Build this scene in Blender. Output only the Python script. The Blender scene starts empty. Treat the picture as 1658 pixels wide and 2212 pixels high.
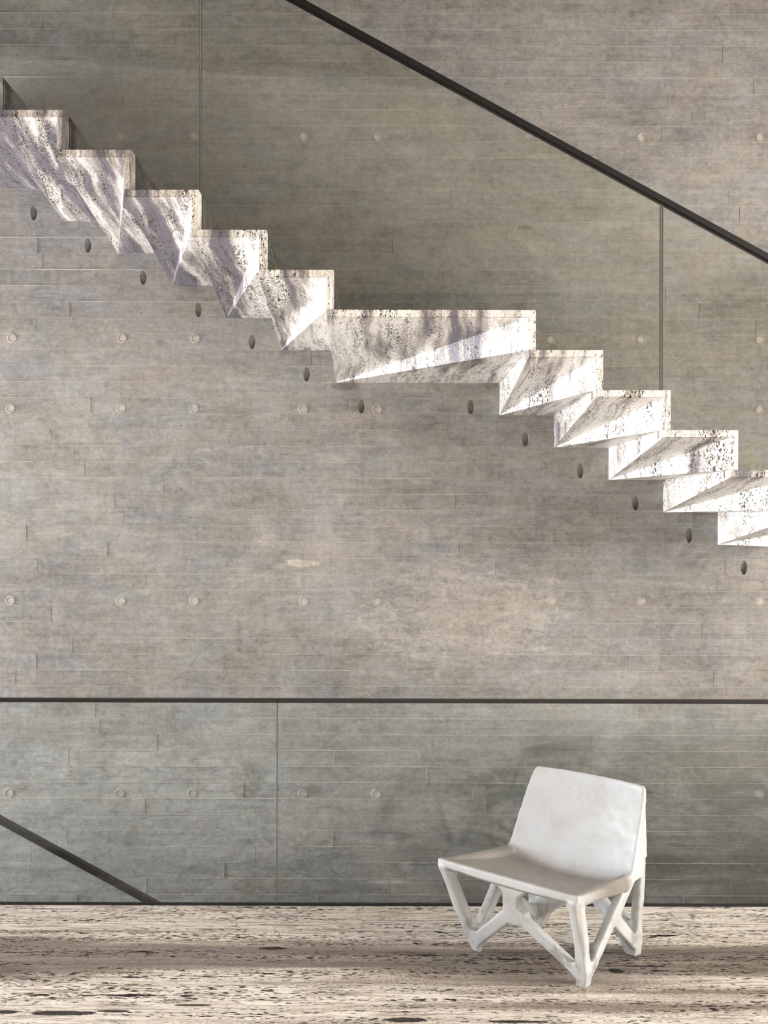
import bpy, bmesh, math, random
from mathutils import Vector, Matrix, noise
random.seed(7)
C = bpy.context.scene.collection
S = bpy.context.scene
# ------------------------------------------------------------------ camera
F = 2381.0; VX = 811.0; VY = 1106.0; H = 1.784; ROLL = math.radians(0.15)
cd = bpy.data.cameras.new('camera'); cam = bpy.data.objects.new('camera', cd); C.objects.link(cam)
cam.location = (0, 0, H)
cam.rotation_euler = (Matrix.Rotation(math.radians(90), 3, 'X') @ Matrix.Rotation(ROLL, 3, 'Z')).to_euler()
cd.sensor_fit = 'VERTICAL'; cd.sensor_height = 36.0; cd.lens = F * 36.0 / 2212.0
cd.shift_x = (829 - VX) / 2212.0; cd.shift_y = 0; cd.clip_start = .05; cd.clip_end = 200
S.camera = cam
# ------------------------------------------------------------------ world / light / exposure
w = bpy.data.worlds.new('overcast_sky'); S.world = w; w.use_nodes = True
w.node_tree.nodes['Background'].inputs[0].default_value = (1.0, 1.0, 1.0, 1)
w.node_tree.nodes['Background'].inputs[1].default_value = 2.35
S.view_settings.view_transform = 'Standard'; S.view_settings.look = 'None'
S.view_settings.gamma = 1; S.view_settings.use_curve_mapping = False
S.view_settings.exposure = 0.06

DF, DG, DW = 4.9, 5.0, 6.06          # stair front plane, glass plane, wall plane
def X(px, D): return (px - VX) / F * D
def Z(py, D): return H - (py - VY) / F * D

def portal(name, loc, rot, sx, sy):
    l = bpy.data.lights.new(name, 'AREA'); l.shape = 'RECTANGLE'; l.size = sx; l.size_y = sy
    l.cycles.is_portal = True
    o = bpy.data.objects.new(name, l); C.objects.link(o); o.location = loc; o.rotation_euler = rot
# room limits
RX0, RX1, RY0, RZ = -7.0, 6.2, -4.5, 4.72
LW = dict(y0=4.5, y1=5.95, z0=-.8, z1=3.0)        # glazed opening in the left wall
BW = dict(x0=-3.0, x1=3.5, z0=0.0, z1=3.25)        # glazed opening behind the camera
portal('window_light', (RX0 + .05, (LW['y0'] + LW['y1']) / 2, (LW['z0'] + LW['z1']) / 2), (0, math.radians(-90), 0), LW['z1'] - LW['z0'], LW['y1'] - LW['y0'])
portal('window_light', ((BW['x0'] + BW['x1']) / 2, RY0 + .05, (BW['z0'] + BW['z1']) / 2), (math.radians(90), 0, 0), BW['x1'] - BW['x0'], BW['z1'] - BW['z0'])

RW = dict(y0=-2.6, y1=3.9, z0=.9, z1=4.3)          # unseen tall opening in the right wall, added to light the upper right
def added_light(Wd, x, ang, energy, col):  # area lamp added in an opening to strengthen the light from that side
    l = bpy.data.lights.new('added_window_light', 'AREA'); l.shape = 'RECTANGLE'; l.size = Wd['z1'] - Wd['z0'] - .2; l.size_y = Wd['y1'] - Wd['y0'] - .2
    l.energy = energy; l.color = col
    o = bpy.data.objects.new('added_window_light', l); C.objects.link(o)
    o.location = (x, (Wd['y0'] + Wd['y1']) / 2, (Wd['z0'] + Wd['z1']) / 2); o.rotation_euler = (0, math.radians(ang), 0)
added_light(LW, RX0 - .1, -90, 1150, (.93, .96, 1.0))
added_light(RW, RX1 + .25, 90, 700, (1.0, .95, .87))

S.cycles.use_denoising = True

# ------------------------------------------------------------------ node helper
class N:
    def __init__(s, name):
        s.m = bpy.data.materials.new(name); s.m.use_nodes = True; s.t = s.m.node_tree
        s.b = s.t.nodes['Principled BSDF']; s.out = s.t.nodes['Material Output']
    def n(s, typ, **k):
        x = s.t.nodes.new(typ)
        for a, v in k.items(): setattr(x, a, v)
        return x
    def set(s, sock, v):
        if isinstance(v, bpy.types.NodeSocket): s.t.links.new(v, sock)
        elif v is not None: sock.default_value = v
    def math(s, op, a, b=None, c=None, clamp=False):
        x = s.n('ShaderNodeMath', operation=op, use_clamp=clamp)
        for i, v in enumerate((a, b, c)): s.set(x.inputs[i], v)
        return x.outputs[0]
    def vm(s, op, a, b=None):
        x = s.n('ShaderNodeVectorMath', operation=op); s.set(x.inputs[0], a)
        if b is not None: s.set(x.inputs[1], b)
        return x.outputs[0]
    def noise(s, vec, scale, detail=4, rough=.55, dist=0):
        x = s.n('ShaderNodeTexNoise'); s.set(x.inputs['Vector'], vec)
        x.inputs['Scale'].default_value = scale; x.inputs['Detail'].default_value = detail
        x.inputs['Roughness'].default_value = rough; x.inputs['Distortion'].default_value = dist
        return x.outputs[0]
    def vor(s, vec, scale, feature='F1', rnd=1.0):
        x = s.n('ShaderNodeTexVoronoi', feature=feature); s.set(x.inputs['Vector'], vec)
        x.inputs['Scale'].default_value = scale; x.inputs['Randomness'].default_value = rnd
        return x
    def ramp(s, v, stops, interp='LINEAR'):
        x = s.n('ShaderNodeValToRGB'); s.set(x.inputs[0], v); cr = x.color_ramp; cr.interpolation = interp
        while len(cr.elements) < len(stops): cr.elements.new(.5)
        for e, (p, c) in zip(cr.elements, stops):
            e.position = p; e.color = (c, c, c, 1) if isinstance(c, (int, float)) else (*c, 1)
        return x.outputs[0]
    def mix(s, f, a, b, mode='MIX'):
        x = s.n('ShaderNodeMix', data_type='RGBA', blend_type=mode)
        s.set(x.inputs[0], f); s.set(x.inputs[6], a); s.set(x.inputs[7], b); return x.outputs[2]
    def sstep(s, v, lo, hi):
        x = s.n('ShaderNodeMapRange', interpolation_type='SMOOTHSTEP'); s.set(x.inputs[0], v)
        s.set(x.inputs[1], lo); s.set(x.inputs[2], hi); return x.outputs[0]
    def comb(s, x=0, y=0, z=0):
        c = s.n('ShaderNodeCombineXYZ'); [s.set(c.inputs[i], v) for i, v in enumerate((x, y, z))]; return c.outputs[0]
    def sep(s, v):
        c = s.n('ShaderNodeSeparateXYZ'); s.set(c.inputs[0], v); return c.outputs
    def bump(s, h, strength, dist=.002):
        x = s.n('ShaderNodeBump'); x.inputs['Strength'].default_value = strength; x.inputs['Distance'].default_value = dist
        s.set(x.inputs['Height'], h); s.set(s.b.inputs['Normal'], x.outputs[0])
c4 = lambda r, g, b: (r, g, b, 1)
def plain(name, col, rough=.5, metal=0, spec=.5):
    k = N(name); k.b.inputs['Base Color'].default_value = c4(*col); k.b.inputs['Roughness'].default_value = rough
    k.b.inputs['Metallic'].default_value = metal; k.b.inputs['Specular IOR Level'].default_value = spec
    return k

# ------------------------------------------------------------------ materials
def concrete_mat(name, base=(.330, .309, .287), fin=False, cheap=False):
    k = N(name)
    pos = k.n('ShaderNodeNewGeometry').outputs['Position']
    oi = k.n('ShaderNodeObjectInfo')
    oc = k.sep(oi.outputs['Color'])
    p = pos if fin else k.vm('ADD', pos, k.vm('MULTIPLY', oi.outputs['Color'], (9.0, 0, 31.0)))
    x, y, z = k.sep(pos)
    def term(v, amp): return k.math('MULTIPLY', k.math('SUBTRACT', v, .5), amp)
    streak = k.noise(k.vm('MULTIPLY', p, (1.0, 1, 9)), 2.4, 8, .68, .8)
    grain = k.noise(k.vm('MULTIPLY', p, (6, 2, 190)), 2.0, 5, .65, .2)
    cloud = k.noise(pos, 1.2, 7, .62, .6)
    blot = k.noise(k.vm('MULTIPLY', pos, (1, 1, 1.5)), 6.5, 9, .72, .9)
    mott = k.noise(k.vm('ADD', pos, (7, 7, 7)), 34, 7, .72, .6)
    fine = k.noise(pos, 230, 3, .7)
    vert = k.noise(k.vm('MULTIPLY', pos, (22, 1, 1.1)), 1.6, 5, .62, .2)
    v = term(streak, .80)
    for t, a in ((cloud, .95), (blot, 1.15), (grain, .50), (mott, 1.10), (fine, .85), (vert, .22)): v = k.math('ADD', v, term(t, a))
    if not fin: v = k.math('ADD', v, term(oc[1], .10))
    mul = k.math('ADD', v, 1.0)
    tn = k.noise(k.vm('MULTIPLY', pos, (1, 1, 1.6)), 2.6, 6, .65, .5)
    col = k.ramp(tn, [(.36, (base[0] * 1.0, base[1] * .975, base[2] * .93)), (.5, base), (.64, (base[0] * .93, base[1] * .985, base[2] * 1.06))])
    col = k.mix(1.0, col, k.comb(mul, mul, mul), 'MULTIPLY')
    # greenish dirt low on the wall, painted heavier rightward for the darker reflection there
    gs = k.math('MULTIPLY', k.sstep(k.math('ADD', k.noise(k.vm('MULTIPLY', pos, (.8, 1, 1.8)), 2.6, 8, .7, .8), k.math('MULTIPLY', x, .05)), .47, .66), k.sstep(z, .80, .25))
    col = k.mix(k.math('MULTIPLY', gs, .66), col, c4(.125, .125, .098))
    # laitance: pale scaly skins
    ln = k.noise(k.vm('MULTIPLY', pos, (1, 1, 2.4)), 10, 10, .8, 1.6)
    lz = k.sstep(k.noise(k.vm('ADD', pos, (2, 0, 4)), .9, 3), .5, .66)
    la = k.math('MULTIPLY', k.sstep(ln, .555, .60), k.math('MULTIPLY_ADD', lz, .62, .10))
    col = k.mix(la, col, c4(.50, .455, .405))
    # single patches with a shape of their own (x, z, rx, rz, amount, raggedness, colour)
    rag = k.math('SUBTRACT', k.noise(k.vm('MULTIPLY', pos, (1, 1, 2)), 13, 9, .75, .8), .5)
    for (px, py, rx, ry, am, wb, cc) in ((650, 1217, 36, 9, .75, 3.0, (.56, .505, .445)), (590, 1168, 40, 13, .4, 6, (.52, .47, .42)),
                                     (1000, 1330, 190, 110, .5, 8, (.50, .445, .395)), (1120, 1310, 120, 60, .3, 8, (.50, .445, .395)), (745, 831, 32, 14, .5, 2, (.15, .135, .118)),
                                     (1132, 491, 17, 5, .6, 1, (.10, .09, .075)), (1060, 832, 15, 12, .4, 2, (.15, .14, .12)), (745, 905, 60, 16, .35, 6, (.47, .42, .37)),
                                     (840, 1905, 60, 4, .6, 5, (.60, .57, .53)), (880, 1870, 14, 12, .35, 8, (.60, .57, .53)), (250, 1800, 420, 170, .5, 7, (.46, .46, .44)), (120, 1600, 300, 80, .25, 6, (.44, .43, .41))):  # the wide pale lower-left patches also paint in light missing behind the glass
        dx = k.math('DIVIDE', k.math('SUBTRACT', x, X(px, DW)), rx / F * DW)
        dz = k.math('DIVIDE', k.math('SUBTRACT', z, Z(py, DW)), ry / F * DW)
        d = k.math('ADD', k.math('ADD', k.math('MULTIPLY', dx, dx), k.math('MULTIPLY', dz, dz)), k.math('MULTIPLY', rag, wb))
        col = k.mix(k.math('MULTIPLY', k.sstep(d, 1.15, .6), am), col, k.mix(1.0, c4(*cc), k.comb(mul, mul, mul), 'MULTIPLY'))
    # knots and dark blots of the formwork
    kn = k.vor(k.vm('MULTIPLY', pos, (1, 1, 1.35)), 3.1)
    kd = k.math('ADD', kn.outputs['Distance'], k.math('MULTIPLY', k.math('SUBTRACT', k.noise(pos, 40, 4), .5), .09))
    col = k.mix(k.math('MULTIPLY', k.sstep(kd, .105, .04), .34), col, c4(.13, .115, .095))
    # blow holes and white nicks
    vh = k.vor(pos, 15); hole = k.math('MULTIPLY', k.sstep(vh.outputs['Distance'], .050, .035), k.math('GREATER_THAN', k.sep(vh.outputs['Color'])[0], .6))
    ph2 = k.vor(k.vm('ADD', pos, (3, 1, 2)), 48)
    hole2 = k.math('MULTIPLY', k.sstep(ph2.outputs['Distance'], .13, .09), k.math('GREATER_THAN', k.sep(ph2.outputs['Color'])[0], .90))
    hole = k.math('MAXIMUM', hole, hole2)
    col = k.mix(k.math('MULTIPLY', hole, .8), col, c4(.06, .052, .045))
    up = k.math('MULTIPLY_ADD', k.sstep(z, 1.9, 3.4), .05, .055)
    nick = None
    for sc_, sd in ((27, 0), (55, 4)):
        nk = k.vor(k.vm('ADD', k.vm('MULTIPLY', pos, (1.4, 1, 1)), (sd, 0, sd)), sc_)
        lim = k.math('SUBTRACT', k.math('MULTIPLY', k.math('POWER', k.sep(nk.outputs['Color'])[1], 2.5), k.math('MULTIPLY', up, 1.7)), .012)
        q = k.math('MULTIPLY', k.math('LESS_THAN', nk.outputs['Distance'], lim), k.sstep(k.noise(pos, 170, 3), .38, .5))
        nick = q if nick is None else k.math('MAXIMUM', nick, q)
    col = k.mix(k.math('MULTIPLY', nick, .75), col, c4(.60, .555, .49))
    # trowel scratches
    rot = k.n('ShaderNodeMapping'); rot.inputs['Rotation'].default_value = (0, 1.0, 0); rot.inputs['Scale'].default_value = (2.2, 1, 80)
    k.set(rot.inputs[0], pos)
    sc = k.math('MULTIPLY', k.sstep(k.noise(rot.outputs[0], 1.6, 3, .5), .62, .70), k.sstep(k.noise(k.vm('ADD', pos, (9, 9, 9)), 2.6, 3), .5, .58))
    col = k.mix(k.math('MULTIPLY', sc, .30), col, c4(.50, .46, .41))
    if fin: col = k.mix(.56 if name == 'concrete_fin' else .3, col, c4(.66, .61, .54))
    k.set(k.b.inputs['Base Color'], col); k.b.inputs['Roughness'].default_value = .72
    k.b.inputs['Specular IOR Level'].default_value = .3
    h = k.math('MULTIPLY', grain, .35)
    for t, a in ((hole, -1.4), (la, .6), (streak, .4), (nick, .5), (mott, .7), (sc, .5), (blot, .8)): h = k.math('ADD', h, k.math('MULTIPLY', t, a))
    k.bump(h, .75, .0028)
    return k.m
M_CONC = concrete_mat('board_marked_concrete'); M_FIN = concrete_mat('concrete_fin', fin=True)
M_RIM = concrete_mat('concrete_plug', (.50, .465, .42), True)
M_PLAIN = concrete_mat('plain_concrete', (.33, .305, .275))

def travertine(name, floor=False):
    k = N(name)
    tc = k.n('ShaderNodeTexCoord').outputs['Object']
    oc = k.sep(k.n('ShaderNodeObjectInfo').outputs['Color'])
    if floor:
        x, y, z = k.sep(tc); base = k.comb(y, x, z); dark = None    # strata run along world x
    else:
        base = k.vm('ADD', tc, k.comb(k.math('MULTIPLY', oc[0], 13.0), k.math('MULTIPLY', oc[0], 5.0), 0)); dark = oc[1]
    # gentle folding of the strata
    n1 = k.noise(k.vm('MULTIPLY', base, (.5, .8, .8) if floor else (.8, 1, 1)), 1.5, 2)
    n2 = k.noise(k.vm('MULTIPLY', base, (.6, .8, .8) if floor else (1, 1, 1)), 5, 4, .6)
    n3 = k.noise(base, 38, 3, .6)
    wx = k.math('ADD', k.math('ADD', k.math('MULTIPLY', k.math('SUBTRACT', n1, .5), .05 if floor else .13), k.math('MULTIPLY', k.math('SUBTRACT', n2, .5), .028 if floor else .038)),
                k.math('MULTIPLY', k.math('SUBTRACT', n3, .5), .006 if floor else .007))
    wp = k.vm('ADD', base, k.comb(wx, 0, 0))
    st = (1, .05, .05) if floor else (1, .09, .09)
    sp = k.vm('MULTIPLY', wp, st); sv = k.vm('MULTIPLY', wp, (1, .05, .05))
    band = k.noise(sp, 10 if not floor else 9, 4, .55)
    vein = k.noise(sv, 62 if not floor else 75, 5, .72, .1)
    vein2 = k.noise(k.vm('MULTIPLY', wp, (1, .14, .14)), 190, 4, .7)
    gran = k.noise(k.vm('MULTIPLY', wp, (1, .5, .5)), 150, 4, .7)
    if floor:
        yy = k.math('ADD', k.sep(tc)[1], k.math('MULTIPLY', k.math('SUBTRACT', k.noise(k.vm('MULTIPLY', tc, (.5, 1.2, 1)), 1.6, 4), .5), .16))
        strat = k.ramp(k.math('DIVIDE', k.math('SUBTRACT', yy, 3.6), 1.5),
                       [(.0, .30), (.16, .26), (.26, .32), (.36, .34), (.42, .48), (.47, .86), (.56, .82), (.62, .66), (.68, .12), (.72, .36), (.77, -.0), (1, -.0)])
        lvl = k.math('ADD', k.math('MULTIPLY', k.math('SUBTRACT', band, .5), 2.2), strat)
    else:
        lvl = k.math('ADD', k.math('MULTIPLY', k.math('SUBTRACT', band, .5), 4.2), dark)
    lvl = k.math('ADD', lvl, k.math('ADD', k.math('MULTIPLY', k.math('SUBTRACT', vein, .5), 1.3), k.math('MULTIPLY', k.math('SUBTRACT', gran, .5), 1.1)))
    cream = (.92, .84, .75) if floor else (.90, .865, .82)
    mid = (.40, .33, .27) if floor else (.56, .51, .47)
    dk = (.22, .19, .17) if floor else (.19, .175, .20)
    col = k.ramp(lvl, [(.0, cream), (.40, tuple(c * .95 for c in cream)), (.60, mid), (.95, dk)])
    vcol = k.ramp(vein, [(.33 if not floor else .36, (.22, .19, .18)), (.40 if not floor else .45, (.62, .57, .54)), (.47 if not floor else .53, (1, 1, 1)), (.68, (1.12, 1.12, 1.11))])
    col = k.mix(.9 if floor else .8, col, vcol, 'MULTIPLY')
    vc2 = k.ramp(vein2, [(.36, (.52, .48, .46)), (.47, (1, 1, 1)), (.66, (1.10, 1.10, 1.10))])
    col = k.mix(.8, col, vc2, 'MULTIPLY')
    col = k.mix(k.math('MULTIPLY', k.sstep(gran, .58, .74), .3), col, c4(*mid))
    # rusty traces in places
    ru = k.math('MULTIPLY', k.sstep(k.noise(k.vm('MULTIPLY', sp, (1, 2, 2)), 24, 4, .6), .60, .70), .22)
    col = k.mix(ru, col, c4(.45, .31, .20))
    # pits: elongated cavities along the strata, thick in some layers
    dens = k.math('ADD', k.noise(sp, 16 if not floor else 13, 3, .6), k.math('MULTIPLY', k.math('SUBTRACT', k.noise(sp, 55, 2, .5), .5), .5))
    def pits(sx, sy, scale, thr, seed, big=.62):
        v = k.vor(k.vm('ADD', k.vm('MULTIPLY', wp, (sx, sy, sy)), (seed, seed * 2, 0)), scale)
        rr = k.sep(v.outputs['Color'])[0]
        lim = k.math('MULTIPLY', k.sstep(dens, thr, thr + .2), k.math('MULTIPLY_ADD', rr, big, -.12))
        edge = k.math('MULTIPLY', k.math('SUBTRACT', k.noise(wp, 130, 4), .5), .34)
        return k.sstep(k.math('ADD', k.math('ADD', v.outputs['Distance'], edge), k.math('MULTIPLY', lim, -1)), .03, -.03)
    if floor: L = ((1, .24, 75, .48, 0, .60), (1, .24, 150, .36, 4, .72), (1, .18, 32, .53, 9, .55), (1, .15, 13, .60, 15, .42))
    else: L = ((1, .45, 105, .46, 0, .66), (1, .45, 210, .38, 4, .72), (1, .42, 50, .60, 9, .60))
    p = None
    for a in L:
        q = pits(*a); p = q if p is None else k.math('MAXIMUM', p, q)
    col = k.mix(k.math('MULTIPLY', p, .94), col, c4(.038, .033, .030) if floor else c4(.07, .055, .045))
    if floor:                                                         # single large cavities near the front
        rg = k.math('MULTIPLY', k.math('SUBTRACT', k.noise(k.vm('MULTIPLY', tc, (1, 2.5, 1)), 14, 5, .7), .5), 3.2)
        fx, fy, fz = k.sep(tc)
        for (px, py, rx, ry) in ((140, 2190, 70, 5), (18, 2188, 24, 4), (250, 2186, 36, 3), (880, 2203, 44, 5), (590, 2049, 28, 3), (415, 2172, 40, 2.5), (1333, 2096, 16, 5), (1400, 2086, 44, 1.6), (1120, 2206, 60, 3)):
            D_ = F * H / (py - VY)
            ex = k.math('DIVIDE', k.math('SUBTRACT', fx, X(px, D_)), rx / F * D_); ey = k.math('DIVIDE', k.math('SUBTRACT', fy, D_), ry * D_ * D_ / (F * H))
            p = k.math('MAXIMUM', p, k.sstep(k.math('ADD', k.math('ADD', k.math('MULTIPLY', ex, ex), k.math('MULTIPLY', ey, ey)), rg), 1.1, .9))
        col = k.mix(k.math('MULTIPLY', p, .94), col, c4(.038, .033, .030))
        # hairline cracks
        cv = k.vor(k.vm('ADD', tc, k.vm('MULTIPLY', k.comb(k.noise(tc, 9, 4), k.noise(k.vm('ADD', tc, (5, 5, 5)), 9, 4), 0), (.22, .22, 0))), .9, 'DISTANCE_TO_EDGE')
        ck = k.math('MULTIPLY', k.math('LESS_THAN', cv.outputs['Distance'], .0016), k.sstep(k.noise(tc, 1.4, 2), .48, .58))
        col = k.mix(k.math('MULTIPLY', ck, .7), col, c4(.08, .07, .06))
    k.set(k.b.inputs['Base Color'], col)
    k.set(k.b.inputs['Roughness'], k.math('MULTIPLY_ADD', p, .4, .36 if floor else .42))
    k.set(k.b.inputs['Specular IOR Level'], k.math('MULTIPLY_ADD', p, -.4, .4))
    k.bump(k.math('ADD', k.math('MULTIPLY', p, -1), k.math('MULTIPLY', vein, .15)), 1.0 if floor else .8, .004)
    return k.m
M_TRAV = travertine('striped_travertine'); M_FLOOR = travertine('floor_travertine', True)

def glass_mat(name, tint, refl=1.0):
    k = N(name); k.t.nodes.remove(k.b)
    tr = k.n('ShaderNodeBsdfTransparent'); tr.inputs[0].default_value = c4(*tint)
    gl = k.n('ShaderNodeBsdfGlossy'); gl.inputs['Roughness'].default_value = 0.0; gl.inputs[0].default_value = (refl, refl, refl, 1)
    fr = k.n('ShaderNodeFresnel'); fr.inputs[0].default_value = 1.5
    mx = k.n('ShaderNodeMixShader'); k.t.links.new(fr.outputs[0], mx.inputs[0]); k.t.links.new(tr.outputs[0], mx.inputs[1]); k.t.links.new(gl.outputs[0], mx.inputs[2])
    k.t.links.new(mx.outputs[0], k.out.inputs[0]); return k.m
M_GLASS = glass_mat('grey_green_glass', (.915, .92, .895)); M_GLASS2 = glass_mat('clear_glass', (.965, .988, .988))
M_EDGE = plain('glass_edge', (.16, .17, .15), .25).m
M_STEEL = plain('dark_steel', (.012, .012, .011), .45, 0, .35).m
M_BRONZE = plain('dark_bronze', (.018, .015, .014), .4, 0, .4).m
M_SEAL = plain('black_seal', (.01, .01, .01), .6).m
M_SHADE = plain('dark_slab', (.06, .057, .052), .8).m
M_TERR = plain('terrace_stone', (.62, .58, .53), .8).m

def chair_mat():
    k = N('cast_white_concrete')
    pos = k.n('ShaderNodeTexCoord').outputs['Object']
    nz = k.n('ShaderNodeNewGeometry').outputs['Normal']
    a = k.noise(pos, 4.2, 6, .6, .5); b = k.noise(pos, 11, 8, .72, .25); f = k.noise(pos, 120, 3)
    col = k.ramp(a, [(.3, (.50, .49, .47)), (.5, (.58, .585, .585)), (.7, (.62, .64, .68))])
    col = k.mix(k.math('MULTIPLY', k.sstep(b, .50, .70), .26), col, c4(.38, .35, .32))
    x, y, z = k.sep(pos)
    # browned, worn seat surface inside the rim; its shade is painted in too
    sx = k.math('ABSOLUTE', x)
    seat = k.math('MULTIPLY', k.sstep(sx, .335, .305), k.math('MULTIPLY', k.sstep(y, -.160, -.135), k.math('MULTIPLY', k.sstep(y, .30, .235), k.sstep(k.math('ADD', z, k.math('MULTIPLY', k.math('ADD', y, .158), .12)), .351, .358))))
    br = k.noise(k.vm('MULTIPLY', pos, (5, 1, 1)), 6, 5, .6)
    col = k.mix(k.math('MULTIPLY', seat, .88), col, k.ramp(br, [(.3, (.17, .142, .12)), (.7, (.26, .225, .195))]))
    # rubbed dirt on lower legs and flanks
    dn = k.noise(k.vm('MULTIPLY', pos, (1, 1, .6)), 9, 6, .7, .7)
    col = k.mix(k.math('MULTIPLY', k.math('MULTIPLY', k.sstep(dn, .5, .62), k.sstep(z, .40, .1)), .6), col, c4(.27, .24, .21))
    v = k.vor(pos, 24); pit = k.math('LESS_THAN', v.outputs['Distance'], k.math('MULTIPLY_ADD', k.sep(v.outputs['Color'])[0], .10, -.03))
    col = k.mix(k.math('MULTIPLY', pit, .75), col, c4(.14, .12, .10))
    k.set(k.b.inputs['Base Color'], col); k.b.inputs['Specular IOR Level'].default_value = .5
    k.set(k.b.inputs['Roughness'], k.math('MULTIPLY_ADD', b, .3, .24))
    k.bump(k.math('ADD', k.math('MULTIPLY', pit, -1), k.math('ADD', k.math('MULTIPLY', b, .5), k.math('MULTIPLY', f, .12))), .35, .004)
    return k.m
M_CHAIR = chair_mat()

# ------------------------------------------------------------------ mesh helpers
def mesh(name, vs, fs, mat, parent=None, loc=None, smooth=False):
    me = bpy.data.meshes.new(name); me.from_pydata([tuple(v) for v in vs], [], fs); me.update()
    me.materials.append(mat)
    bm = bmesh.new(); bm.from_mesh(me); bmesh.ops.recalc_face_normals(bm, faces=bm.faces)
    bm.to_mesh(me); bm.free()
    if smooth: me.shade_smooth()
    o = bpy.data.objects.new(name, me); C.objects.link(o)
    if parent: o.parent = parent
    if loc: o.location = loc
    return o
def boxv(x0, x1, y0, y1, z0, z1, off=0):
    v = [(x, y, z) for x in (x0, x1) for y in (y0, y1) for z in (z0, z1)]
    f = [(0, 1, 3, 2), (4, 6, 7, 5), (0, 4, 5, 1), (2, 3, 7, 6), (0, 2, 6, 4), (1, 5, 7, 3)]
    return v, [tuple(i + off for i in q) for q in f]
def box(name, x0, x1, y0, y1, z0, z1, mat, parent=None, bev=0):
    v, f = boxv(x0, x1, y0, y1, z0, z1); o = mesh(name, v, f, mat, parent)
    if bev:
        b = o.modifiers.new('bevel', 'BEVEL'); b.width = bev; b.segments = 2
    return o
def boxes(name, lst, mat, parent=None):
    V, Fc = [], []
    for b in lst:
        v, f = boxv(*b, off=len(V)); V += v; Fc += f
    return mesh(name, V, Fc, mat, parent)
def prism(name, pts, y0, y1, mat, parent=None):
    """outline in x,z extruded from y0 to y1"""
    n = len(pts); V = [(x, y0, z) for x, z in pts] + [(x, y1, z) for x, z in pts]
    Fc = [tuple(range(n)), tuple(range(2 * n - 1, n - 1, -1))] + [(i, (i + 1) % n, n + (i + 1) % n, n + i) for i in range(n)]
    return mesh(name, V, Fc, mat, parent)
def empty(name, loc, label, cat, group=None):
    o = bpy.data.objects.new(name, None); C.objects.link(o); o.location = loc; o.empty_display_size = .2
    o['label'] = label; o['category'] = cat
    if group: o['group'] = group
    return o
def struct(o, label=None):
    o['kind'] = 'structure'
    if label: o['label'] = label
    return o

# ------------------------------------------------------------------ room shell
struct(box('floor', RX0 - .2, RX1, RY0, DG + .012, -.30, 0, M_FLOOR), 'striped cream travertine floor with dark elongated pits')
struct(box('floor_lower', RX0 - .2, RX1, DG + .012, DW + .3, -2.9, -2.8, M_PLAIN), 'lower level floor under the stair void')
struct(box('wall_void', RX0 - .2, RX1, DG - .1, DG + .010, -2.8, -.30, M_PLAIN), 'concrete wall under the floor edge')
struct(box('ceiling', RX0 - .2, RX1 + .2, RY0 - .2, DW + .3, RZ, RZ + .3, M_SHADE), 'dark ceiling slab high above')
V = [(RX0, RY0), (RX1, RY0), (RX1, 1.46), (RX0, 3.86)]
struct(mesh('trim_1', [(x, y, z) for z in (RZ - .06, RZ - .001) for x, y in V], [(0, 1, 2, 3), (4, 5, 6, 7), (0, 1, 5, 4), (1, 2, 6, 5), (2, 3, 7, 6), (3, 0, 4, 7)], M_TERR), 'pale ceiling lining ending short of the concrete wall')
def wall_with_hole(name, axis, at, a0, a1, z0, z1, h, lab):
    u0, u1, hz0, hz1 = h; L = []
    for (p0, p1, q0, q1) in ((a0, u0, z0, z1), (u1, a1, z0, z1), (u0, u1, z0, hz0), (u0, u1, hz1, z1)):
        if p1 - p0 < .001 or q1 - q0 < .001: continue
        L.append((at[0], at[1], p0, p1, q0, q1) if axis == 'x' else (p0, p1, at[0], at[1], q0, q1))
    return struct(boxes(name, L, M_SHADE if name == 'wall_front' else M_PLAIN), lab)
wall_with_hole('wall_left', 'x', (RX0 - .2, RX0), RY0 - .2, DW + .3, -2.8, RZ, (LW['y0'], LW['y1'], LW['z0'], LW['z1']), 'left wall with tall glazed opening')
wall_with_hole('wall_front', 'y', (RY0 - .2, RY0), RX0, RX1, -.3, RZ, (BW['x0'], BW['x1'], BW['z0'], BW['z1']), 'wall behind the camera with wide glazed opening')
wall_with_hole('wall_right', 'x', (RX1, RX1 + .2), RY0 - .2, DW + .3, -2.8, RZ, (RW['y0'], RW['y1'], RW['z0'], RW['z1']), 'right wall with tall opening added for its light')
fr = []
for yy in (LW['y0'], 5.2, LW['y1'] - .06): fr.append((RX0 - .12, RX0 - .04, yy, yy + .06, LW['z0'], LW['z1']))
fr.append((RX0 - .12, RX0 - .04, LW['y0'], LW['y1'], LW['z1'] - .06, LW['z1']))
struct(boxes('window_1', fr, M_STEEL), 'dark steel frame of the left window wall')
fr = []
for xx in (BW['x0'], -.6, 1.8, BW['x1'] - .06): fr.append((xx, xx + .06, RY0 - .12, RY0 - .04, BW['z0'], BW['z1']))
fr.append((BW['x0'], BW['x1'], RY0 - .12, RY0 - .04, BW['z1'] - .06, BW['z1']))
struct(boxes('window_3', [(RX1 + .04, RX1 + .12, yy, yy + .06, RW['z0'], RW['z1']) for yy in (RW['y0'], -.4, 1.8, RW['y1'] - .06)], M_STEEL), 'dark steel frame of the added right opening')
struct(boxes('window_2', fr, M_STEEL), 'dark steel frame of the window wall behind the camera')
struct(box('ground', -60, 60, -60, DW + .3, -.5, -.34, M_TERR), 'pale terrace outside the windows')
bpy.data.objects['ground'].hide_render = False
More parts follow.
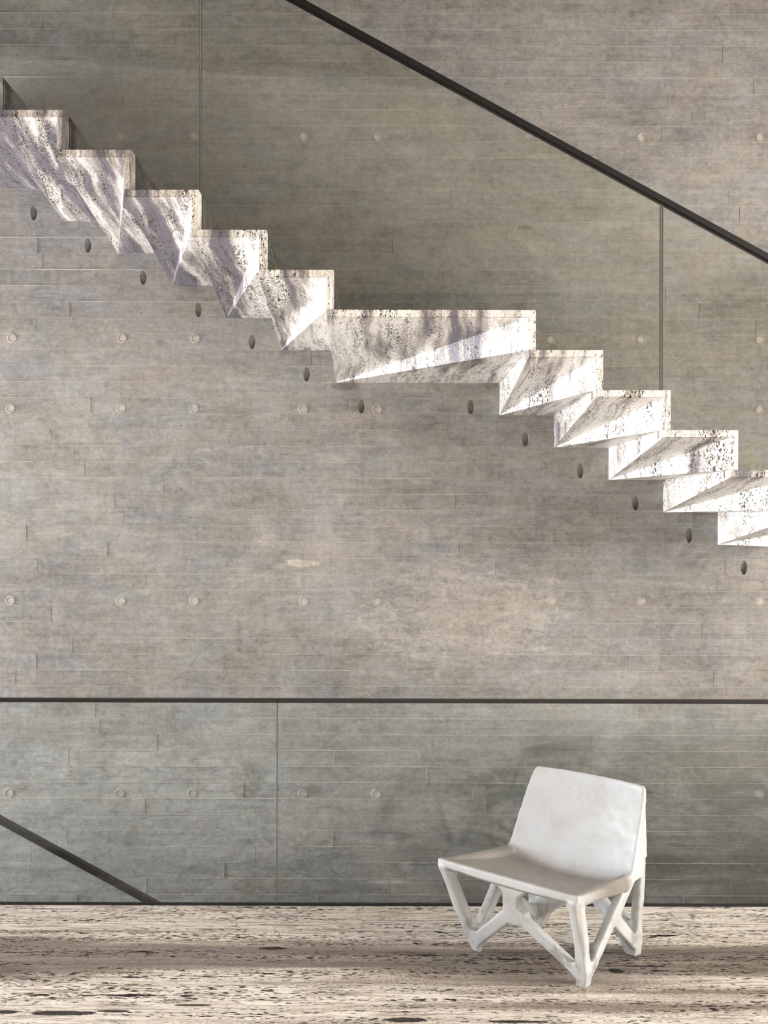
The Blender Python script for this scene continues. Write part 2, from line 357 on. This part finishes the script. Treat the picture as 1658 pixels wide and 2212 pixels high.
# the ground must not fill the stair void: it ends outside the room
bpy.data.objects.remove(bpy.data.objects['ground'])
struct(boxes('ground', [(-60, RX0 - .2, -60, 40, -.5, -.05), (RX1 + .2, 60, -60, 40, -.5, -.05), (RX0 - .2, RX1 + .2, -60, RY0 - .2, -.5, -.05)], M_TERR), 'pale terrace outside the windows')

# ------------------------------------------------------------------ board-marked wall
wall = struct(box('wall_back', RX0 - .2, 6.2, DW + .14, DW + .34, -2.8, RZ, M_PLAIN), 'tall board-marked concrete wall behind the stair')
ROW = 34.62 / F * DW; Z0 = Z(1102.5, DW)
XL, XR = X(-70, DW), X(1730, DW)
r0 = math.floor((Z(1990, DW) - .06 - Z0) / ROW); r1 = math.ceil((Z(-30, DW) - Z0) / ROW)
holes = {}
def row_of(z): return math.floor((z - Z0) / ROW)
RT = 9.6 / F * DW
ties = [(x, y) for y, xs in ((298, (261, 420, 656, 815, 1189, 1384, 1641)), (729, (25, 263, 421, 1189, 1384, 1640)),
        (884, (22, 261, 418, 654, 814, 1640)), (1299, (22, 260, 418, 655, 812, 1190, 1384, 1640)),
        (1715, (19, 258, 414, 653, 811, 1190, 1384, 1640))) for x in xs]
ovals = [(73, 463), (190, 533), (309, 603), (428, 670), (544, 741), (662, 811), (780, 880), (1016, 880), (1134, 950), (1253, 1019), (1372, 1088), (1488, 1159), (1606, 1228)]
def unroll(px, py):
    dx, dy = px - 829, py - VY; c, s = math.cos(ROLL), math.sin(ROLL)
    return 829 + dx * c + dy * s, VY - dx * s + dy * c
for kind, lst in (('t', ties), ('o', ovals)):
    for (px, py) in lst:
        ux, uy = unroll(px, py); x = X(ux, DW); z = Z(uy, DW); rz = RT if kind == 't' else 15.6 / F * DW
        r = row_of(z); lo = Z0 + r * ROW; z = min(max(z, lo + rz + .003), lo + ROW - rz - .003)
        holes.setdefault(r, []).append((x, z, kind))
NS = 32
def board_mesh(x0, x1, z0, z1, yf, hs):
    V, Fc = [], []
    def q(*pts):
        b = len(V); V.extend(pts); Fc.append(tuple(range(b, b + len(pts))))
    b = .0012; yb = DW + .14
    fx0, fx1, fz0, fz1 = x0 + b, x1 - b, z0 + b, z1 - b
    cur = fx0
    for (hx, hz, kind) in sorted(hs):
        p = .036; a0, a1 = hx - p, hx + p
        q((cur, yf, fz0), (a0, yf, fz0), (a0, yf, fz1), (cur, yf, fz1)); cur = a1
        outer, ang = [], []
        corner = [math.atan2(fz1 - hz, p), math.atan2(fz1 - hz, -p), math.atan2(fz0 - hz, -p), math.atan2(fz0 - hz, p)]
        angs = [2 * math.pi * i / NS - math.pi for i in range(NS)]
        for cn in corner:
            j = min(range(NS), key=lambda i: abs(angs[i] - cn)); angs[j] = cn
        for t in angs:
            c, s = math.cos(t), math.sin(t); L = 1e9
            if c > 1e-9: L = min(L, p / c)
            if c < -1e-9: L = min(L, p / -c)
            if s > 1e-9: L = min(L, (fz1 - hz) / s)
            if s < -1e-9: L = min(L, (fz0 - hz) / s)
            outer.append((hx + c * L, yf, hz + s * L))
        if kind == 't': loops = [(RT, RT, 0, 0), (RT * .82, RT * .82, .002, 0), (RT * .70, RT * .70, .0032, 0)]
        else:
            ex, ez = 7.2 / F * DW, 15.6 / F * DW
            loops = [(ex, ez, 0, 0), (ex * .97, ez * .98, .003, -.001), (ex * .93, ez * .95, .010, -.008), (ex * .86, ez * .9, .020, -.022), (ex * .75, ez * .8, .034, -.05), (ex * .6, ez * .6, .05, -.09)]
        rings = []
        base = len(V); V.extend(outer); rings.append([base + i for i in range(NS)])
        for (rx, rz, dy, dz) in loops:
            base = len(V)
            for t in angs: V.append((hx + rx * math.cos(t) * (1 + (.10 * math.sin(t) if kind == 'o' else 0)), yf + dy, hz + dz + rz * math.sin(t)))
            rings.append([base + i for i in range(NS)])
        for A, B in zip(rings, rings[1:]):
            for i in range(NS): j = (i + 1) % NS; Fc.append((A[i], A[j], B[j], B[i]))
        Fc.append(tuple(rings[-1]))
    q((cur, yf, fz0), (fx1, yf, fz0), (fx1, yf, fz1), (cur, yf, fz1))
    ye = yf + b
    q((fx0, yf, fz0), (x0, ye, z0), (x1, ye, z0), (fx1, yf, fz0)); q((fx0, yf, fz1), (fx1, yf, fz1), (x1, ye, z1), (x0, ye, z1))
    q((fx0, yf, fz0), (fx0, yf, fz1), (x0, ye, z1), (x0, ye, z0)); q((fx1, yf, fz0), (x1, ye, z0), (x1, ye, z1), (fx1, yf, fz1))
    q((x0, ye, z0), (x0, yb, z0), (x1, yb, z0), (x1, ye, z0)); q((x0, ye, z1), (x1, ye, z1), (x1, yb, z1), (x0, yb, z1))
    q((x0, ye, z0), (x0, ye, z1), (x0, yb, z1), (x0, yb, z0)); q((x1, ye, z0), (x1, yb, z0), (x1, yb, z1), (x1, ye, z1))
    return V, Fc
fins = []; joints = []
for r in range(r0, r1):
    z0 = Z0 + r * ROW; z1 = z0 + ROW; hs = holes.get(r, [])
    cuts = [XL]; x = XL + random.uniform(.2, 1.1)
    while x < XR - .25:
        if all(abs(x - h[0]) > .05 for h in hs): cuts.append(x)
        x += random.uniform(.9, 2.3)
    cuts.append(XR)
    for a, b in zip(cuts, cuts[1:]):
        yf = DW + random.uniform(-.0009, .0009)
        V, Fc = board_mesh(a + .0006, b - .0006, z0 + .0006, z1 - .0006, yf, [h for h in hs if a < h[0] < b])
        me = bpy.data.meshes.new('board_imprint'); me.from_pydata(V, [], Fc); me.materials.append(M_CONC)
        bm = bmesh.new(); bm.from_mesh(me); bmesh.ops.remove_doubles(bm, verts=bm.verts, dist=.00005); bmesh.ops.recalc_face_normals(bm, faces=bm.faces); bm.to_mesh(me); bm.free()
        o = bpy.data.objects.new('board_imprint', me); C.objects.link(o); o.parent = wall
        o.color = (random.random(), random.random(), random.random(), 1)
        for h in hs:
            if a < h[0] < b and h[2] == 't':
                n = 28; ci = [(math.cos(6.2832 * i / n), math.sin(6.2832 * i / n)) for i in range(n)]
                def ringmesh(nm, prof, cap, mt):
                    pv = [(h[0] + rr * c_, yf + dy, h[1] + rr * s_) for rr, dy in prof for c_, s_ in ci]
                    pf = [(q * n + i, q * n + (i + 1) % n, (q + 1) * n + (i + 1) % n, (q + 1) * n + i) for q in range(len(prof) - 1) for i in range(n)]
                    if cap: pf.append(tuple((len(prof) - 1) * n + i for i in range(n)))
                    return mesh(nm, pv, pf, mt, wall, smooth=not cap)
                rim = ringmesh('tie_hole_rim', [(RT * 1.02, .0005), (RT * .98, -.0022), (RT * .90, -.0030), (RT * .82, -.0018), (RT * .78, .0024)], False, M_RIM)
                pl = ringmesh('tie_hole_plug', [(RT * .72, .0035), (RT * .72, .0004), (RT * .68, -.0004)], True, M_RIM)
        if a > XL: joints.append((a, z0, z1))
# cement fins left between the boards
V, Fc = [], []
for r in range(r0, r1 + 1):
    z = Z0 + r * ROW; n = int((XR - XL) / .022); prev = None
    for i in range(n + 1):
        x = XL + (XR - XL) * i / n
        a = noise.noise(Vector((x * 2.3, r * 7.7, 0))) + .7 * noise.noise(Vector((x * 23, r * 3.1, 5)))
        hgt = max(0.0, .0010 + .0034 * a); wd = .0006 + max(0, .0008 + .0016 * a)
        zz = z + .0008 * noise.noise(Vector((x * 3, r, 9)))
        b = len(V)
        V += [(x, DW + .004, zz - .0016 - wd), (x, DW - hgt, zz - wd * .5), (x, DW - hgt, zz + wd * .5), (x, DW + .004, zz + .0016 + wd)]
        if prev is not None:
            for j in range(3): Fc.append((prev + j, b + j, b + j + 1, prev + j + 1))
        prev = b
for (x, z0, z1) in joints:
    b = len(V); hgt = random.uniform(-.003, .0026)
    V += [(x - .0020, DW + .004, z0), (x - .0006, DW - hgt, z0), (x + .0006, DW - hgt, z0), (x + .0020, DW + .004, z0),
          (x - .0020, DW + .004, z1), (x - .0006, DW - hgt, z1), (x + .0006, DW - hgt, z1), (x + .0020, DW + .004, z1)]
    for j in range(3): Fc.append((b + j, b + 4 + j, b + 5 + j, b + 1 + j))
fo = mesh('joint_fin', V, Fc, M_FIN, wall); fo['kind'] = 'stuff'
# the wall around the boards (beyond the frame)
boxes('wall_face', [(RX0 - .2, XL, DW, DW + .14, -2.8, RZ), (XR, 6.2, DW, DW + .14, -2.8, RZ), (XL, XR, DW, DW + .14, -2.8, Z0 + r0 * ROW), (XL, XR, DW, DW + .14, Z0 + r1 * ROW, RZ)], M_PLAIN, wall)

# ------------------------------------------------------------------ staircase
RUN = .3; RISE = 86.0 / F * DF; TH = .0315
xP = {i: X(1140.6, DF) + RUN * i for i in range(0, 5)}          # riser back planes; 0 = right end of the landing
for i in range(1, 8): xP[-i] = X(1140.6, DF) - 3 * RUN - RUN * (i - 1)
ztop = {i: Z(669, DF) - RISE * i for i in range(-8, 6)}         # tread ending at xP[i] has top ztop[i]
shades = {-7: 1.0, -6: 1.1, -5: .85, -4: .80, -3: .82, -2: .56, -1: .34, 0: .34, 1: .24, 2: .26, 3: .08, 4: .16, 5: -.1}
stair = empty('travertine_staircase', (xP[0], DW, ztop[0] - .2), 'folded travertine staircase with a long landing, cantilevered from the board-marked concrete wall', 'staircase')
inv = Vector(stair.location)
def part(name, V, Fc, sh, off, bev=0, lab=None):
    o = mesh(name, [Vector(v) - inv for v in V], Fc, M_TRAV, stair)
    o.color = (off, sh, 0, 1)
    if bev:
        b = o.modifiers.new('bevel', 'BEVEL'); b.width = bev; b.segments = 2
    return o
xP[5] = xP[4] + RUN
G = .0008
def slab(name, x0, x1, z0, z1, sh, off, seed):
    """box with slightly chipped front edges, split where the glass slot runs"""
    rnd = random.Random(seed); V, Fc = [], []
    for (ya, yb) in ((DF, DG - .010), (DG + .008, DW - .0015)):
        horiz = (x1 - x0) > (z1 - z0); L = (x1 - x0) if horiz else (z1 - z0); n = max(3, int(L / .012)); base = len(V)
        for i in range(n + 1):
            t = i / n; j = [0] * 4
            if ya == DF and 0 < i < n:
                j = [(rnd.random() < .05) * rnd.uniform(.001, .004) + rnd.uniform(0, .0005) for _ in range(4)]
            if horiz:
                x = x0 + L * t; V += [(x, ya + j[0], z0 + j[0]), (x, ya + j[1], z1 - j[1]), (x, yb, z1), (x, yb, z0)]
            else:
                z = z0 + L * t; V += [(x0 + j[0], ya + j[0], z), (x1 - j[1], ya + j[1], z), (x1, yb, z), (x0, yb, z)]
        for i in range(n):
            a = base + 4 * i; b = a + 4
            for k in range(4): Fc.append((a + k, a + (k + 1) % 4, b + (k + 1) % 4, b + k))
        Fc.append(tuple(base + k for k in range(4))); Fc.append(tuple(base + 4 * n + k for k in range(4)))
    return part(name, V, Fc, sh, off)
order = [-7, -6, -5, -4, -3, -2, -1, 0, 1, 2, 3, 4, 5]
# xP[-1] is the riser at the landing's left end
for i in order:
    if i == -7: xl = xP[-7] - RUN
    else: xl = xP[i - 1]
    xr = xP[i]; zt = ztop[i]; zn = ztop.get(i + 1, zt - RISE); sh = shades[i]; off = random.random()
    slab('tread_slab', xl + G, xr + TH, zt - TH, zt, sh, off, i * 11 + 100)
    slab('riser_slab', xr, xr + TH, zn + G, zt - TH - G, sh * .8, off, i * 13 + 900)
    # folded soffit: wedge of stone between the slabs and the wall
    zb = zt - TH - G; yw = DW - .0012
    Q0 = (xl + G, DF + .003, zb); P1 = (xr, DF + .003, zb); Q1 = (xr, DF + .003, zn)
    B0 = (xl + G, yw, Z(827, DW) - RISE * i); A1 = (xr, yw, B0[2])
    C0 = (xl + G, yw, zb); C1 = (xr, yw, zb)
    V = [Q0, P1, Q1, B0, A1, C0, C1]
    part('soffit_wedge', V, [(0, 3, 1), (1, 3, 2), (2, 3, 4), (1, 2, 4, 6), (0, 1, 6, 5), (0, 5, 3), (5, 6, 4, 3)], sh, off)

# ------------------------------------------------------------------ stair balustrade (glass in the slot of the treads)
def rail_z(x, D=DG):   # underside-centre line of the handrail, through two photograph points
    xa, za = X(633, DG), Z(1, DG); xb, zb = X(1658, DG), Z(559, DG)
    return za + (x - xa) * (zb - za) / (xb - xa)
bal = empty('stair_balustrade', (xP[0], DG, ztop[0]), 'tinted glass balustrade with slanting dark handrail, slotted into the travertine stair', 'balustrade')
bi = Vector(bal.location)
def bmeshpart(name, V, Fc, mat, par=bal, o0=None): 
    o0 = bi if o0 is None else o0
    return mesh(name, [Vector(v) - o0 for v in V], Fc, mat, par)
def profile(x0, x1, sink=.02):
    """top line of the treads between x0 and x1, left to right"""
    P = []
    for i in order:
        a = (xP[-7] - RUN if i == -7 else xP[i - 1]) + (TH if i != -7 else 0); b = xP[i] + TH
        if b <= x0 or a >= x1: continue
        a_, b_ = max(a, x0), min(b, x1)
        P += [(a_, ztop[i] - sink), (b_, ztop[i] - sink)]
    return P
joint_x = [X(430, DG), X(1426.5, DG)]
ends = [xP[-7] - RUN + .02] + joint_x + [xP[5] - .02]
GT = .0085
for a, b in zip(ends, ends[1:]):
    a += .0055; b -= .0055
    pts = profile(a, b); pts = pts + [(b, rail_z(b)), (a, rail_z(a))]
    pts = [(x - bi.x, z - bi.z) for x, z in pts]
    prism('glass_panel', pts, -GT, GT, M_GLASS, bal)
for jx in joint_x:
    zt = [z for (x, z) in profile(jx, jx + .001)][0]
    for sx in (-.0062, .0034):
        v, f = boxv(jx + sx, jx + sx + .0028, DG - GT - .0004, DG + GT + .0004, zt, rail_z(jx)); bmeshpart('glass_edge', v, f, M_EDGE)
def slanted_bar(name, x0, x1, zf, hh, y0, y1, mat, par, org, n=1):
    V = []
    for x in (x0, x1): V += [(x, y0, zf(x) - hh), (x, y0, zf(x) + hh), (x, y1, zf(x) + hh), (x, y1, zf(x) - hh)]
    Fc = [(0, 1, 5, 4), (1, 2, 6, 5), (2, 3, 7, 6), (3, 0, 4, 7), (0, 3, 2, 1), (4, 5, 6, 7)]
    o = mesh(name, [Vector(v) - org for v in V], Fc, mat, par)
    b = o.modifiers.new('bevel', 'BEVEL'); b.width = .0015; b.segments = 2
    return o
slanted_bar('handrail', ends[0], ends[-1], lambda x: rail_z(x) + .004, .0155, DG - .022, DG + .022, M_STEEL, bal, bi)
slanted_bar('rail_channel', ends[0], ends[-1], lambda x: rail_z(x) - .0125, .004, DG - .014, DG + .014, M_SEAL, bal, bi)
# black sealant where the glass enters the stone
V, Fc = [], []
for i in order:
    a = (xP[-7] - RUN if i == -7 else xP[i - 1] + TH); b = xP[i] + TH
    for bx in ((a, b, DG - .0135, DG - GT, ztop[i] - .02, ztop[i] + .0022), (xP[i] + TH - .004, xP[i] + TH + .0022, DG - .0135, DG - GT - .0002, ztop.get(i + 1, 0), ztop[i])):
        v, f = boxv(*bx, off=len(V)); V += v; Fc += f
so = bmeshpart('sealant_line', V, Fc, M_SEAL)

# ------------------------------------------------------------------ floor balustrade in front of the void
fb = empty('floor_balustrade', (X(600, DG), DG, 0), 'clear glass balustrade with flat dark top rail along the floor edge, behind the chair', 'balustrade')
fi = Vector(fb.location); zr = Z(1513.5, DG); jx = X(600, DG); e0, e1 = RX0 + .02, RX1 - .02
for a, b in ((e0, jx - .003), (jx + .003, e1)):
    v, f = boxv(a, b, DG - .006, DG + .006, .004, zr); bmeshpart('glass_panel', v, f, M_GLASS2, fb, fi)
v, f = boxv(jx - .0028, jx - .0006, DG - .0065, DG + .0065, .004, zr - .008); bmeshpart('glass_edge', v, f, M_EDGE, fb, fi)
v, f = boxv(jx + .0006, jx + .0028, DG - .0065, DG + .0065, .004, zr - .008); bmeshpart('glass_edge', v, f, M_EDGE, fb, fi)
for a, b in ((e0, jx), (jx + .0008, e1)):
    v, f = boxv(a, b, DG - .017, DG + .017, zr - .0085, zr + .0085); o = bmeshpart('handrail', v, f, M_BRONZE, fb, fi)
    bv = o.modifiers.new('bevel', 'BEVEL'); bv.width = .002; bv.segments = 2
v, f = boxv(e0, e1, DG - .0095, DG + .0115, 0, .008); bmeshpart('base_channel', v, f, M_SEAL, fb, fi)

# ------------------------------------------------------------------ balustrade of the flight that goes down
DL = 5.24
def low_z(x):
    xa, za = X(0, DL), Z(1771, DL); xb, zb = X(340, DL), Z(1955, DL)
    return za + (x - xa) * (zb - za) / (xb - xa)
lb = empty('lower_stair_balustrade', (X(0, DL), DL, -.3), 'dark handrail slanting down into the void behind the clear glass, at bottom left', 'balustrade')
li = Vector(lb.location); a, b = X(-420, DL), X(900, DL)
slanted_bar('handrail', a, b, low_z, .0145, DL - .02, DL + .02, M_STEEL, lb, li)
slanted_bar('rail_channel', a, b, lambda x: low_z(x) - .0175, .0035, DL - .012, DL + .012, M_BRONZE, lb, li)
V = []
for y in (DL - .005, DL + .005): V += [(a, y, low_z(a) - .9), (b, y, low_z(b) - .9), (b, y, low_z(b) - .01), (a, y, low_z(a) - .01)]
bmeshpart('glass_panel', V, [(0, 1, 2, 3), (7, 6, 5, 4), (0, 4, 5, 1), (1, 5, 6, 2), (2, 6, 7, 3), (3, 7, 4, 0)], M_GLASS2, lb, li)

# ------------------------------------------------------------------ chair
CX, CY, YAW = .596, 4.306, -.745
chair = empty('lounge_chair', (CX, CY, 0), 'low cast white concrete lounge chair with branching triangular legs, standing on the travertine floor', 'chair')
chair.rotation_euler = (0, 0, YAW)
ca, cb, cdp, cc, ce, chh = .261, .254, .434, .33, .158, .402
bm = bmesh.new()
def hull(pts):
    vs = [bm.verts.new(p) for p in pts]; bmesh.ops.convex_hull(bm, input=vs)
def front_pt(u, z, d): return Vector((u, -ce * z / chh + d, z))
def back_pt(u, z, d): return Vector((u, cdp - d - .0 * z, z))
def side_u(v, z, sg=1):
    zz = min(max(z, 0), .4); s = max(0, min(1, (v + .158) / .59))
    u = (.262 + .066 * math.sqrt(zz / .4)) * (1 - s) + (.254 + .032 * zz / .4) * s
    if sg < 0: u += .016 * (1 - zz / .4) * (1 - s)
    if z > .35: u += (.262 - u) * min(1, (z - .35) / .33)
    return u
def strut(fn, p0, w0, p1, w1, t=.046, d0=0):
    p0, p1 = Vector(p0), Vector(p1); d = (p1 - p0).normalized(); n = Vector((-d.y, d.x)); P = []
    p0 = p0 - d * w0 * .25; p1 = p1 + d * w1 * .25
    for p, wd in ((p0, w0), (p1, w1)):
        for s in (-.5, .5):
            for dep, k in ((d0, .82), (d0 + .008, 1), (d0 + t - .012, .9), (d0 + t, .55)): 
                q = p + n * s * wd * k; P.append(fn(q.x, q.y, dep))
    hull(P)
def panel(fn, polys, t=.046, d0=0):
    for poly in polys:
        P = []
        for (a_, b_) in poly:
            for dep in (d0, d0 + t): P.append(fn(a_, b_, dep))
        hull(P)
for q in range(12):
    s0, s1 = -1 + q / 6, -1 + (q + 1) / 6; P = []
    for s_ in (s0, s1):
        zt_ = .4000 - .0100 * (1 - s_ * s_)
        P += [front_pt(s_ * .3275, zt_, 0), front_pt(s_ * .327, zt_ - .001, .022), front_pt(s_ * .318, .355 - .004 * (1 - s_ * s_), 0), front_pt(s_ * .318, .355 - .004 * (1 - s_ * s_), .03)]
    hull(P)
for sg in (-1, 1):
    panel(lambda v, z, d, sg=sg: Vector((sg * (side_u(v, z, sg) - d), v, z)), [[(-.157, .400), (-.05, .386), (.275, .349), (.285, .315), (-.142, .352)]], .03)
# front frame
fs = [((-.312, .376), .044, (.312, .376), .044), ((-.302, .37), .050, (-.296, .20), .046), ((-.296, .20), .046, (-.268, .07), .046), ((-.245, .05), .050, (-.03, .228), .056),
      ((-.02, .235), .070, (.012, .345), .078), ((.012, .232), .056, (.24, .055), .046), ((.302, .37), .052, (.284, .20), .048), ((.284, .20), .048, (.255, .07), .048)]
for (p0, w0, p1, w1) in fs: strut(front_pt, p0, w0, p1, w1)
panel(front_pt, [[(-.052, .22), (-.01, .29), (.05, .25), (.052, .20), (0, .186), (-.04, .19)], [(-.05, .352), (.085, .352), (.028, .31), (-.015, .31)],
                 [(-.285, .07), (-.262, 0), (-.252, .0), (-.2, .062), (-.235, .098), (-.282, .12)], [(.285, .07), (.262, 0), (.252, 0), (.2, .062), (.225, .095), (.282, .12)],
                 [(.320, .365), (.312, .30), (.262, .345), (.24, .36)], [(-.320, .365), (-.312, .29), (-.272, .35), (-.25, .36)]])
# side frames
for sg in (-1, 1):
    fn = lambda v, z, d, sg=sg: Vector((sg * (side_u(v, z, sg) - d), v, z))
    for (p0, w0, p1, w1) in [((-.135, .37), .052, (.0 + .012, .05), .046), ((-.135, .372), .050, (.28, .338), .058),
                             ((.02, .05), .048, (.175, .22), .050), ((.175, .215), .060, (.312, .345), .050),
                             ((.20, .205), .054, (.392, .055), .050), ((.408, .05), .044, (.404, .32), .044), ((.406, .32), .042, (.418, .48), .036)]:
        strut(fn, p0, w0, p1, w1, .042)
    panel(fn, [[(-.02, .06), (.0, 0), (.012, 0), (.07, .075), (.035, .10), (-.03, .10)], [(.434, .06), (.434, 0), (.42, 0), (.37, .06), (.375, .095), (.432, .11)],
               [(.28, .325), (.325, .345), (.405, .33), (.425, .5), (.375, .5), (.325, .40), (.30, .35)], [(.384, .40), (.434, .40), (.440, .52), (.405, .52)], [(.405, .52), (.440, .52), (.449, .665), (.438, .665)],
               [(.155, .225), (.20, .26), (.235, .215), (.20, .178)]], .042)
# feet: tapered solid wedges where the two frames meet
for sg in (-1, 1):
    for (v0, dv) in ((0, 1), (cdp, -1)):
        uu = .2615 if v0 == 0 else .2575
        P = [(sg * (uu - a_), v0 + dv * b_, 0) for a_, b_ in ((0, 0), (.015, 0), (0, .015), (.010, .010))]
        ub = side_u(v0, .10, sg); uu = side_u(v0, 0, sg); vb_ = -ce * .10 / chh if v0 == 0 else v0
        P += [(sg * (ub - a_), vb_ + dv * b_, .10) for a_, b_ in ((0, 0), (.062, 0), (.044, .044), (0, .062))]
        hull(P)
# back frame
for (p0, w0, p1, w1) in [((-.22, .06), .055, (-.02, .22), .07), ((.22, .06), .055, (.02, .22), .07), ((0, .2), .08, (0, .33), .08), ((-.25, .335), .05, (.25, .335), .05)]:
    strut(back_pt, p0, w0, p1, w1, .042)
panel(back_pt, [[(-.254, .12), (-.254, .0), (-.205, .0), (-.13, .14), (-.17, .16)], [(.254, .12), (.254, .0), (.205, .0), (.13, .14), (.17, .16)]])
# seat and backrest shell
prof = [(-.155, .3995, .3265), (-.10, .392, .323), (.0, .379, .316), (.10, .364, .309), (.19, .353, .303), (.245, .350, .299), (.272, .358, .297), (.292, .378, .295), (.312, .42, .292), (.345, .49, .287), (.385, .575, .280), (.418, .640, .272), (.432, .668, .266), (.438, .681, .256)]
def surf(t, s):
    """t along the profile 0..1, s across -1..1 -> top surface point"""
    f = t * (len(prof) - 1); i = min(int(f), len(prof) - 2); f -= i
    v, z, h = (prof[i][j] * (1 - f) + prof[i + 1][j] * f for j in range(3))
    c = 1 - s * s; k = 1 - abs(s) ** 3.0
    ts = max(0, min(1, (v + .16) / .30)); isb = max(0, min(1, (z - .35) / .12)) if v > .2 else 0
    z -= (.010 + .026 * ts) * c * (1 - isb)
    v += .030 * c * isb
    return Vector((s * (h + .0005), v, z))
nt, ns = 56, 28
top = [[surf(i / nt, -1 + 2 * j / ns) for j in range(ns + 1)] for i in range(nt + 1)]
def nrm(i, j):
    a = top[min(i + 1, nt)][j] - top[max(i - 1, 0)][j]; b = top[i][min(j + 1, ns)] - top[i][max(j - 1, 0)]
    return b.cross(a).normalized()
vt = [[bm.verts.new(top[i][j]) for j in range(ns + 1)] for i in range(nt + 1)]
vb = []
for i in range(nt + 1):
    t = i / nt; th = .026 + .010 * min(1, t / .25) if t < .62 else .036 - .016 * (t - .62) / .38
    kk = max(0, min(1, (prof[min(int(t * (len(prof) - 1)), len(prof) - 1)][0] - .15) / .12))
    row = []
    for j in range(ns + 1):
        nn = nrm(i, j); nn = nn if (nn.z < 0 or nn.y > 0) else -nn
        nn = (Vector((0, 0, -1)) * (1 - kk) + Vector((0, nn.y, nn.z)) * kk).normalized()
        row.append(bm.verts.new(top[i][j] + nn * th))
    vb.append(row)
for i in range(nt):
    for j in range(ns):
        bm.faces.new((vt[i][j], vt[i][j + 1], vt[i + 1][j + 1], vt[i + 1][j])); bm.faces.new((vb[i][j], vb[i + 1][j], vb[i + 1][j + 1], vb[i][j + 1]))
    bm.faces.new((vt[i][0], vt[i + 1][0], vb[i + 1][0], vb[i][0])); bm.faces.new((vt[i][ns], vb[i][ns], vb[i + 1][ns], vt[i + 1][ns]))
for j in range(ns):
    bm.faces.new((vt[0][j], vb[0][j], vb[0][j + 1], vt[0][j + 1])); bm.faces.new((vt[nt][j], vt[nt][j + 1], vb[nt][j + 1], vb[nt][j]))
bmesh.ops.recalc_face_normals(bm, faces=bm.faces)
tm = bpy.data.meshes.new('tmp'); bm.to_mesh(tm); bm.free()
to = bpy.data.objects.new('tmp', tm); C.objects.link(to)
rm = to.modifiers.new('r', 'REMESH'); rm.mode = 'VOXEL'; rm.voxel_size = .0044
sm = to.modifiers.new('s', 'SMOOTH'); sm.factor = .5; sm.iterations = 9
dg = bpy.context.evaluated_depsgraph_get(); ev = to.evaluated_get(dg); cm = bpy.data.meshes.new_from_object(ev)
zmin = min(v.co.z for v in cm.vertices)
# keep the worn, uneven hand-cast surface
vn = [v.normal.copy() for v in cm.vertices]
for v, n0 in zip(cm.vertices, vn):
    v.co += n0 * .0016 * (noise.noise(v.co * 11) * .4 + .5 * noise.noise(v.co * 27))
    if v.co.z < .16: v.co.z -= zmin * (1 - v.co.z / .16)
    v.co.z = max(v.co.z, .0003)
cm.update()
nor = [Vector(v.normal) for v in cm.vertices]
def piece_of(c):
    if c.y > .278 and c.z > .372: return 'backrest', 0
    # distance under the seat surface
    if c.y > -.21 and c.z > .30:
        t = (c.y + .158) / .44; zs = .400 - .05 * min(max(t, 0), 1) - .03 * (1 - (c.x / .32) ** 2)
        if c.z > zs - .030: return 'seat', 0
    return 'leg', (1 if c.x > 0 else 0) + (2 if c.y > .19 else 0)
groups = {}
for p in cm.polygons: groups.setdefault(piece_of(p.center), []).append(p)
for key in sorted(groups, key=str):
    idx = {}; V = []; Nn = []; Fc = []
    for p in groups[key]:
        q = []
        for vi in p.vertices:
            if vi not in idx: idx[vi] = len(V); V.append(tuple(cm.vertices[vi].co)); Nn.append(tuple(nor[vi]))
            q.append(idx[vi])
        Fc.append(tuple(q))
    me = bpy.data.meshes.new(key[0]); me.from_pydata(V, [], Fc); me.update(); me.materials.append(M_CHAIR); me.shade_smooth()
    me.normals_split_custom_set_from_vertices(Nn)
    o = bpy.data.objects.new(key[0], me); C.objects.link(o); o.parent = chair
    if key[0] == 'seat': o['label'] = 'browned polished concave seat, with shade in its colour'
bpy.data.objects.remove(to); bpy.data.meshes.remove(tm); bpy.data.meshes.remove(cm)
